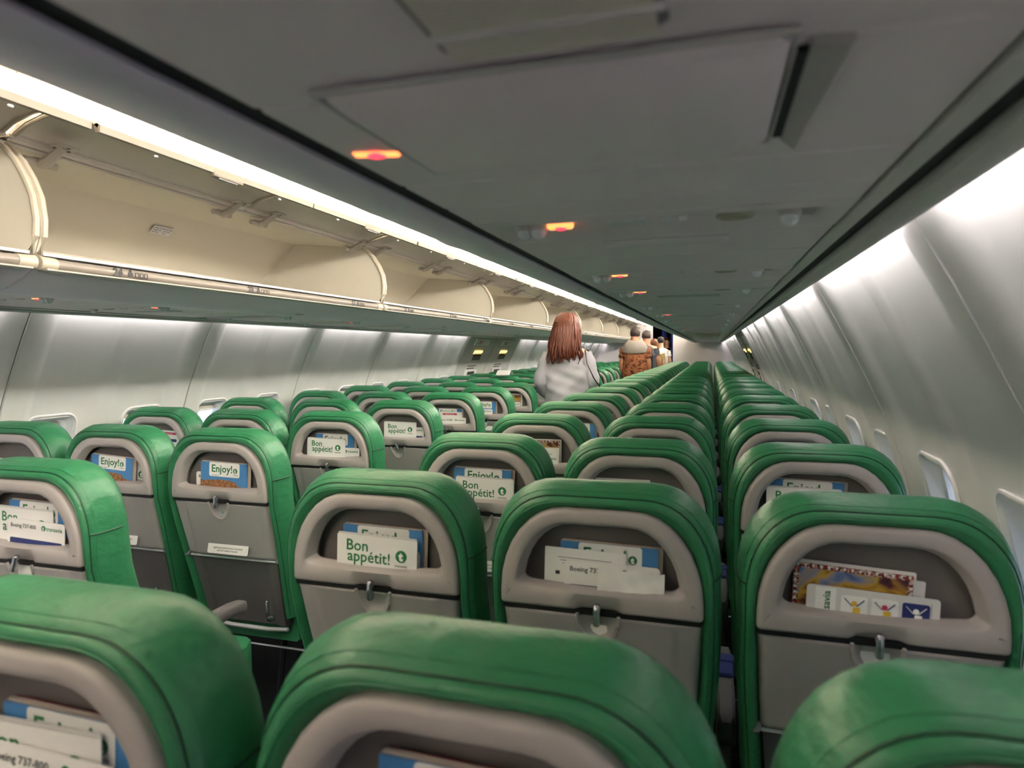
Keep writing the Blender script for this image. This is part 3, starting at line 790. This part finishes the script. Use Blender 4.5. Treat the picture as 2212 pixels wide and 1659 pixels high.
def leaflet(o):
    W, H = .165, .16
    plate(W, H, .0012, .002).build('sheet', 'paper', o, 0)
    for k in range(4): plate(.11-.01*k, .0012, .0003, .0003, -.0003, .0, H-.020-.006*k).build('print_line', 'grey_plastic', o, 0)
    for k in range(6): plate(.009, .007, .0003, .001, -.0003, -.055+.021*k, H-.055).build('mark', ['print_dark', 'print_sky', 'print_red', 'print_dark', 'print_dark', 'grey_plastic'][k], o, 0)
    plate(.04, .05, .0003, .004, -.0003, -.055, H-.125).build('picture', 'paper_grey', o, 0)
def napkin(o):
    mb = MB(); n = 14; rings = []
    for j in range(7):
        z = .045*j/6
        rings.append([(-.065+.13*i/n, .0012*math.sin(i*1.7+j)+.001*math.sin(i*.6-j*1.3), z+(.003*math.sin(i*.9) if j == 6 else 0)) for i in range(n+1)])
    mb.loft(rings, False); mb.loft([[(x, y+.004, z) for x, y, z in r] for r in rings], False)
    mb.build('folded_paper', 'paper', o, 60)
def booklet(o):
    plate(.13, .15, .006, .002).build('booklet_block', 'paper', o, 0)
    plate(.131, .151, .001, .002, -.001).build('booklet_cover', 'paper', o, 0)
KIND = {'mag': (magazine, 'magazine', .195, 'blue-covered magazine with Enjoy lettering'), 'menu': (menu, 'menu_card', .125, 'white menu card reading Bon appétit'),
        'safety': (safety, 'safety_card', .16, 'white safety card with green lettering'), 'photo': (photo_mag, 'magazine', .195, 'colourful magazine with patterned border'),
        'pict': (pictos, 'instruction_card', .14, 'grey card with pictogram boxes'), 'red': (red_card, 'leaflet', .14, 'white leaflet with red band'),
        'leaf': (leaflet, 'leaflet', .16, 'white printed leaflet'), 'nap': (napkin, 'folded_paper', .045, 'crumpled white folded paper'), 'book': (booklet, 'booklet', .15, 'plain white booklet')}
PROTO = {}
# (block, column, row): list of (kind, x, top z, depth y, roll deg) from back to front
POCK = {
 (1, 0, 0): [('mag', .02, 1.020, .026, 1), ('menu', -.015, 1.005, .018, -1), ('safety', .01, .985, .010, 1)],
 (1, 1, 0): [('mag', .0, 1.030, .022, 1.0)],
 (1, 0, 1): [('mag', .002, 1.030, .024, 1.0), ('safety', .0, .988, .018, 2), ('menu', -.002, 1.012, .008, 1.5)],
 (1, 1, 1): [('mag', .012, 1.030, .026, 1.0), ('leaf', -.035, 1.018, .019, 1.5), ('safety', .022, .996, .012, .5), ('nap', .062, .988, .004, 1.0)],
 (1, 2, 1): [('book', .01, 1.008, .036, 3.5), ('photo', -.045, 1.022, .024, 3.0), ('pict', -.012, .988, .010, 2.5)],
 (1, 0, 2): [('mag', -.005, 1.040, .024, 1.0), ('safety', -.02, .985, .018, 0), ('menu', .01, 1.012, .008, .5)],
 (1, 1, 2): [('leaf', -.045, 1.030, .024, 0), ('safety', .03, .998, .012, 1.5)],
 (1, 2, 2): [('mag', -.03, 1.050, .026, 1.5), ('safety', .035, .998, .018, 2), ('menu', -.035, 1.030, .008, 1.0)],
 (1, 0, 3): [('photo', .0, 1.042, .024, 0), ('menu', .0, 1.01, .016, 0), ('safety', .0, .985, .008, 0)],
 (1, 0, 4): [('mag', .035, 1.040, .024, 0)],
 (1, 0, 5): [('photo', .035, 1.020, .024, 0)],
 (-1, 0, 1): [('book', .05, 1.045, .036, 1), ('mag', .02, 1.048, .022, 1.0), ('menu', -.015, 1.030, .014, 1.0), ('safety', .03, 1.005, .006, 2.0)],
 (-1, 0, 2): [('safety', -.035, .995, .030, 0), ('mag', .0, 1.034, .012, 1.5)],
 (-1, 1, 2): [('menu', .045, 1.01, .036, 3), ('mag', -.015, 1.038, .012, 3.0)],
 (-1, 2, 2): [('menu', -.06, 1.0, .02, 4)],
 (-1, 2, 3): [('red', .06, 1.040, .02, 2)],
 (-1, 0, 3): [('mag', .01, 1.048, .026, 0), ('safety', .045, .99, .018, 0), ('menu', -.025, 1.028, .008, 1.5)],
 (-1, 0, 4): [('safety', .045, 1.005, .018, 0), ('menu', .0, 1.030, .008, 1.0)],
 (-1, 0, 5): [('mag', -.01, 1.045, .026, 0), ('red', .01, 1.025, .018, 0), ('safety', .03, .99, .008, 0)],
 (-1, 0, 6): [('mag', .0, 1.040, .018, 0), ('safety', -.02, .985, .006, 0)],
 (-1, 0, 7): [('photo', .0, 1.050, .018, 0), ('safety', .0, .985, .006, 0)],
 (-1, 0, 8): [('mag', -.03, 1.045, .018, 0), ('leaf', .05, 1.02, .01, 0)],
 (-1, 0, 9): [('photo', .01, 1.03, .016, 0)],
}
for (sx, c, r), items in POCK.items():
    X, Y, so = SEAT[sx, c, r]
    for kind, dx, zt, dy, rl_ in items:
        fn, nm, H, desc = KIND[kind]
        if kind not in PROTO:
            o = empty(nm); fn(o); PROTO[kind] = o
        else:
            o = copy_tree(PROTO[kind])
        o.location = (X+dx, Y+dy-.0015, zt-H); o.rotation_euler = (math.radians(-1.5), math.radians(rl_), 0)
        tag(o, '%s, in %s-row %s seat pocket %s' % (desc, ORD[r], COLN[c], 'under open bins' if sx < 0 else 'opposite open bins'), 'magazine' if nm == 'magazine' else 'card' if 'card' in nm else 'paper', 'papers in the seat pockets')
# magazine lying on top of a seat back
X, Y, so = SEAT[-1, 1, 9]
o = empty('open_magazine', (X, Y+.05, 1.163)); tag(o, 'white magazine lying open like a tent on top of a seat back', 'magazine')
for e in (-1, 1):
    MB().loft([[(-.075, e*.004, .05), (.075, e*.004, .05), (.075, e*.008, .05), (-.075, e*.008, .05)], [(-.075, e*.075, 0), (.075, e*.075, 0), (.075, e*.080, .002), (-.075, e*.080, .002)]], True, True, True).build('leaf', 'paper', o, 0)

# ================================================================== PEOPLE
def skin(name, nodes, edges, m, parent, root=0, sub=2):
    """nodes: (x, y, z, rx, ry)"""
    me = bpy.data.meshes.new(name); me.from_pydata([n[:3] for n in nodes], edges, [])
    o = bpy.data.objects.new('tmp', me); col.objects.link(o)
    md = o.modifiers.new('Skin', 'SKIN'); md.use_smooth_shade = True
    for i, n in enumerate(nodes):
        sv = me.skin_vertices[0].data[i]; sv.radius = (n[3], n[4] if len(n) > 4 else n[3]); sv.use_root = (i == root)
    s2 = o.modifiers.new('Sub', 'SUBSURF'); s2.levels = sub; s2.render_levels = sub
    dg = bpy.context.evaluated_depsgraph_get(); dg.update()
    out = bpy.data.meshes.new_from_object(o.evaluated_get(dg)); bpy.data.objects.remove(o); bpy.data.meshes.remove(me)
    out.name = name; out.materials.clear(); out.materials.append(MATS[m]); out.shade_smooth()
    return put(name, out, parent)
def body(o, H, elbows, wrists, skinm):
    k = H/1.75
    N = []; Eg = []
    def n(x, y, z, r, ry=None): N.append((x*k, y*k, z*k, r*k, (ry or r)*k)); return len(N)-1
    def e(a, b): Eg.append((a, b))
    pel = n(0, 0, .95, .145, .10); wa = n(0, 0, 1.10, .125, .09); ch = n(0, 0, 1.28, .145, .095); cl = n(0, 0, 1.42, .09, .07); nk = n(0, .0, 1.50, .055)
    h1 = n(0, .015, 1.585, .068, .075); h2 = n(0, .01, 1.67, .072, .085); h3 = n(0, .005, 1.725, .045, .05)
    for a, b in ((pel, wa), (wa, ch), (ch, cl), (cl, nk), (nk, h1), (h1, h2), (h2, h3)): e(a, b)
    for s, i in ((-1, 0), (1, 1)):
        hip = n(s*.095, 0, .86, .085); kn = n(s*.10, .01, .48, .056); an = n(s*.10, -.01, .09, .038); to = n(s*.11, .15, .035, .036, .03)
        e(pel, hip); e(hip, kn); e(kn, an); e(an, to)
        sh = n(s*.165, 0, 1.41, .056); el = n(*elbows[i], .040); wr = n(*wrists[i], .026)
        e(cl, sh); e(sh, el); e(el, wr)
        d = (Vector(wrists[i])-Vector(elbows[i])).normalized()
        side = Vector((d.y, -d.x, 0)); side = side.normalized() if side.length > .1 else Vector((0, 1, 0))
        W_ = Vector(wrists[i])
        pal = n(*(W_+d*.055), .030, .020); e(wr, pal)
        for q, ln in enumerate((.065, .08, .075, .06)):
            b0 = W_+d*.085+side*(.018*(q-1.5)); b1 = b0+d*ln*.55; b2 = b1+(d*.7+Vector((-s*.5, .2, 0)))*ln*.45
            i0 = n(*b0, .0095); i1 = n(*b1, .009); i2 = n(*b2, .008); e(pal, i0); e(i0, i1); e(i1, i2)
        t0 = W_+d*.035+side*.03+Vector((0, .01, 0)); t1 = t0+d*.04+side*.015
        i0 = n(*t0, .010); i1 = n(*t1, .009); e(wr, i0); e(i0, i1)
    skin('body', N, Eg, skinm, o, 0, 1)
def face(o, H, skinm, lips='print_red'):
    k = H/1.75; f = .083
    fc = empty('face_tmp'); bpy.data.objects.remove(fc)
    for s in (-1, 1):
        MB().ball((s*.03*k, (.085)*k, 1.645*k), (.011*k, .008*k, .007*k), 8, 5).build('eye', 'trim_white', o)
        MB().ball((s*.03*k, (.092)*k, 1.645*k), (.005*k, .003*k, .005*k), 8, 5).build('pupil', 'black', o)
        MB().ball((s*.073*k, .01*k, 1.635*k), (.010*k, .018*k, .028*k), 8, 5).build('ear', skinm, o)
    MB().loft([[(x*k, y*k, z*k) for x, y, z in ((-.012, .082, 1.60), (.012, .082, 1.60), (0, .11, 1.602))], [(x*k, y*k, z*k) for x, y, z in ((-.006, .088, 1.655), (.006, .088, 1.655), (0, .094, 1.655))]], True, True, True).build('nose', skinm, o)
    MB().ball((0, .083*k, 1.567*k), (.022*k, .008*k, .007*k), 10, 5).build('mouth', lips, o)
def hair_cap(o, H, m, curl=0, down=1.60):
    k = H/1.75; mb = MB(); n = 20; rings = []
    for j in range(9):
        a = PI/2*(1-j/8*1.35)
        rr = math.cos(a) if j else .02
        rings.append([((.083*rr+RND.uniform(-1, 1)*curl)*math.cos(2*PI*q/n)*k, (.012+(.098*rr+RND.uniform(-1, 1)*curl)*math.sin(2*PI*q/n)-(.03 if a < 0 and math.sin(2*PI*q/n) > .3 else 0)*1)*k,
                       (1.655+.100*math.sin(a)+(.06 if a < .3 and math.sin(2*PI*q/n) > .35 else 0)+RND.uniform(-1, 1)*curl)*k) for q in range(n)])
    mb.loft(rings, True, True, True)
    mb.build('hair', m, o, 70)
def torso_cloth(o, H, rings, sleeves, m, name='shirt', noise=.006, seed=1, cap=False):
    k = H/1.75; mb = MB(); n = 44; rr = random.Random(seed); ph = [rr.uniform(0, 6) for _ in range(8)]
    def wob(a, z): return noise*(math.sin(3*a+ph[0]+z*17)*.7+(1-abs(math.sin(3.5*a+ph[1]-z*21)))*.9+(1-abs(math.sin(2*a+ph[2]+z*33)))*.8-.9)
    L = []
    for i in range(len(rings)-1):
        for t in [q_/7 for q_ in range(7)]: L.append([rings[i][q]+(rings[i+1][q]-rings[i][q])*t for q in range(4)])
    L.append(rings[-1])
    mb.loft([[((rx+wob(2*PI*q/n, z))*math.cos(2*PI*q/n)*k, (cy+(ry+wob(2*PI*q/n, z))*math.sin(2*PI*q/n))*k, z*k) for q in range(n)] for z, rx, ry, cy in L], True, False, cap)
    for sl_ in sleeves:
        pts = []; rad = []
        for i in range(len(sl_)-1):
            for t in (0, .33, .66):
                pts.append([sl_[i][q]+(sl_[i+1][q]-sl_[i][q])*t for q in range(3)]); rad.append((sl_[i][3]+(sl_[i+1][3]-sl_[i][3])*t))
        pts.append(sl_[-1][:3]); rad.append(sl_[-1][3])
        mb.tube([[c_*k for c_ in p] for p in pts], [(r_*(1+.09*math.sin(i*2.1+ph[3])))*k for i, r_ in enumerate(rad)], 14)
    return mb.build(name, m, o, 80)
def trousers(o, H, m):
    k = H/1.75; mb = MB()
    mb.loft([[(rx*math.cos(2*PI*q/20)*k, ry*math.sin(2*PI*q/20)*k, z*k) for q in range(20)] for z, rx, ry in ((1.04, .155, .11), (.95, .175, .125), (.84, .185, .125))], True, True, True)
    for s in (-1, 1): mb.tube([(s*.095*k, 0, .88*k), (s*.10*k, .012*k, .5*k), (s*.10*k, -.008*k, .06*k)], [.095*k, .072*k, .062*k], 14)
    mb.build('trousers', m, o, 80)
    for s in (-1, 1):
        MB().loft([[(s*.105*k+dx*w_, y, z) for dx, z in ((-1, .0), (1, .0), (1, h_*.6), (.5, h_), (-.5, h_), (-1, h_*.6))] for y, w_, h_ in ((-.07, .03, .05), (-.03, .042, .085), (.06, .045, .07), (.15, .045, .05), (.20, .025, .03))], True, True, True).build('shoe', 'black_cloth', o, 50)

# --- the woman with long red hair
woman = empty('person', (-.01, 5.56, 0)); tag(woman, 'person with long red hair and loose white shirt walking up the aisle', 'person')
Hh = 1.72
body(woman, Hh, ((-.22, -.03, 1.16), (.22, -.01, 1.16)), ((-.15, .16, 1.04), (.20, .11, .97)), 'skin_light')
trousers(woman, Hh, 'jeans')
torso_cloth(woman, Hh, [(1.50, .062, .06, .0), (1.465, .10, .075, -.005), (1.435, .165, .095, -.005), (1.38, .195, .115, -.005), (1.25, .20, .13, -.01), (1.10, .20, .14, -.01), (.95, .205, .145, -.01), (.78, .21, .15, -.005)],
            [[(-.15, 0, 1.42, .068), (-.19, -.015, 1.31, .072), (-.225, -.03, 1.17, .074), (-.20, .05, 1.08, .066), (-.16, .15, 1.05, .042)],
             [(.15, 0, 1.42, .068), (.195, 0, 1.30, .066), (.222, -.005, 1.16, .064), (.212, .05, 1.04, .055), (.203, .10, .98, .042)]], 'white_cloth', 'shirt', .014, 3)
for s in (-1, 1): MB().tube([(s*.03, -.055, 1.465), (s*.07, -.03, 1.475), (s*.075, .02, 1.46)], .014, 8).build('collar', 'white_cloth', woman)
face(woman, Hh, 'skin_light')
mb = MB(); rr_ = random.Random(5)
k_ = Hh/1.75
mb.loft([[(rx*math.cos(2*PI*q/22)*k_*(1+.02*math.sin(5*q)), (cy+ry*math.sin(2*PI*q/22))*k_, z*k_) for q in range(22)] for z, rx, ry, cy in
         ((1.775, .012, .012, .0), (1.765, .052, .055, .0), (1.735, .082, .088, -.005), (1.69, .098, .104, -.012), (1.64, .107, .105, -.025), (1.57, .118, .088, -.055), (1.50, .128, .072, -.085), (1.45, .128, .058, -.10), (1.41, .115, .045, -.11), (1.385, .09, .03, -.112))], True, True, True)
for q in range(90):
    a = PI+PI*(q+.5)/90*1.0 if q < 60 else PI*rr_.uniform(.95, 2.05)
    cx, cy = math.cos(a), math.sin(a)
    end = rr_.uniform(1.33, 1.46); ph = rr_.uniform(0, 6); am = rr_.uniform(.010, .026)
    pts = []; rad = []
    for t in range(11):
        u = t/10; z = 1.765-(1.765-end)*u
        rx = lerp([(1.775, .01), (1.765, .05), (1.735, .084), (1.69, .102), (1.64, .112), (1.57, .122), (1.50, .132), (1.43, .135), (1.20, .118)], z)
        ry = lerp([(1.775, .01), (1.765, .05), (1.735, .09), (1.69, .107), (1.57, .09), (1.43, .06), (1.20, .035)], z)
        yc = lerp([(1.775, 0), (1.69, -.012), (1.57, -.058), (1.43, -.108), (1.20, -.128)], z)
        wv = am*math.sin(u*9+ph)*(u**1.5)
        pts.append(((rx*cx+wv)*k_, (yc+ry*cy+wv*.5)*k_, z*k_)); rad.append(.011*(1-.75*u**3)*k_+.002)
    mb.tube(pts, rad, 5)
mb.build('hair', 'hair_red', woman, 80)
bagp = empty('shoulder_bag', (.25, 5.75, .95)); tag(bagp, 'black shoulder bag hanging at the white shirt with a thin strap', 'bag')
MB().loft([[(dx*s*.045+.05, dy*s*.13, z) for dx, dy in ((-1, -.8), (-.8, -1), (.8, -1), (1, -.8), (1, .8), (.8, 1), (-.8, 1), (-1, .8))] for s, z in ((.8, -.10), (1, -.09), (1, .08), (.8, .10))], True, True, True).build('bag_body', 'black_cloth', bagp, 40)
MB().tube([(.05, -.08, .09), (-.01, -.31, .24), (-.06, -.345, .36), (-.09, -.27, .47), (-.09, -.17, .485), (-.06, -.05, .38), (.05, .10, .09)], .007, 6, flat=.5).build('strap', 'black', bagp)
# --- the others in the queue
def queue_person(px, py, Y, H, shirtm, hairm, label, arms, rings=None, skinm='skin', turn=0, tr='jeans', bulk=1, curl=0, sleeve=.5):
    p = onY(px, py, Y)
    o = empty('person', (p.x, Y, 0), (0, 0, turn)); tag(o, label, 'person')
    el, wr = arms
    body(o, H, el, wr, skinm); trousers(o, H, tr)
    b = bulk
    rg = rings or [(1.49, .062*b, .06, 0), (1.45, .13*b, .085, 0), (1.41, .185*b, .10, 0), (1.30, .20*b, .12*b, 0), (1.12, .19*b, .12*b, 0), (.93, .20*b, .13*b, 0)]
    sl_ = []
    for i, s in enumerate((-1, 1)):
        e_ = el[i]; a0 = (s*.165*b, 0, 1.41)
        sl_.append([(*a0, .068), *[(a0[0]+(e_[0]-a0[0])*t, a0[1]+(e_[1]-a0[1])*t, a0[2]+(e_[2]-a0[2])*t, .066-.012*t) for t in (sleeve*.5, sleeve)]])
    torso_cloth(o, H, rg, sl_, shirtm, 'shirt', .006, int(px))
    face(o, H, skinm)
    if hairm: hair_cap(o, H, hairm, curl)
    return o
DOWN = (((-.225, -.02, 1.15), (.225, -.02, 1.15)), ((-.205, .08, .93), (.205, .08, .93)))
man = queue_person(1372, 760, 10.93, 1.80, 'camo', 'hair_dark', 'person in a rust-patterned shirt with a grey hood in the aisle', DOWN, bulk=1.06, sleeve=.62)
mb = MB(); k_ = 1.80/1.75
mb.loft([[((rx)*math.cos(2*PI*q/20)*k_, (cy+ry*math.sin(2*PI*q/20))*k_, (z+dz*math.sin(2*PI*q/20))*k_) for q in range(20)] for z, rx, ry, cy, dz in
         ((1.36, .20, .115, -.03, .03), (1.42, .205, .125, -.03, .03), (1.49, .16, .12, -.03, .03), (1.55, .105, .10, -.02, .035), (1.56, .08, .08, -.01, .03), (1.50, .065, .06, 0, .0))], True)
mb.build('hood', 'grey_cloth', man, 80)
queue_person(1396, 760, 12.6, 1.79, 'slate_cloth', 'hair_dark', 'person in a grey T-shirt with dark hair and black backpack', DOWN, bulk=1.0)
p3 = onY(1396, 760, 12.6)
bp_ = empty('backpack', (p3.x, 12.37, 1.18)); tag(bp_, 'black backpack on the back of the grey T-shirt', 'bag')
MB().loft([[(dx*s*.14, dy*s*.08, z) for dx, dy in ((-1, -.7), (-.7, -1), (.7, -1), (1, -.7), (1, 1), (-1, 1))] for s, z in ((.8, -.2), (1, -.18), (1, .12), (.75, .2))], True, True, True).build('pack_body', 'black_cloth', bp_, 40)
for s in (-1, 1): MB().tube([(s*.09, .06, .18), (s*.10, .16, .22), (s*.10, .20, .1), (s*.10, .09, -.15)], .012, 6).build('shoulder_strap', 'black_cloth', bp_)
queue_person(1413, 765, 14.2, 1.65, 'tan_cloth', 'hair_brown', 'person with curly brown hair between grey T-shirt and black cap', DOWN, curl=.012, skinm='skin_light', tr='black_cloth')
cp = queue_person(1427, 765, 15.9, 1.73, 'paper_grey', 'hair_dark', 'person in a black cap and pale top far up the aisle', DOWN, skinm='skin_light')
MB().ball((0, .01, 1.63), (.095, .105, .09), 16, 6, -.1).loft([[(x, y, 1.632+dz) for x, y in ((-.08, .08), (-.06, .17), (.06, .17), (.08, .08))] for dz in (0, .008)], True, True, True).build('cap', 'black_cloth', cp)
MB().ball((.05, .16, 1.28), (.07, .05, .09), 10, 6).build('green_scarf', 'lime', cp)
fa = queue_person(1440, 765, 17.75, 1.74, 'black_cloth', 'hair_red', 'person with short red hair in black, facing the queue',
    (((-.24, .05, 1.15), (.24, .05, 1.15)), ((-.06, .18, 1.25), (.08, .18, 1.25))), turn=PI, skinm='skin_light', tr='black_cloth', curl=.004)
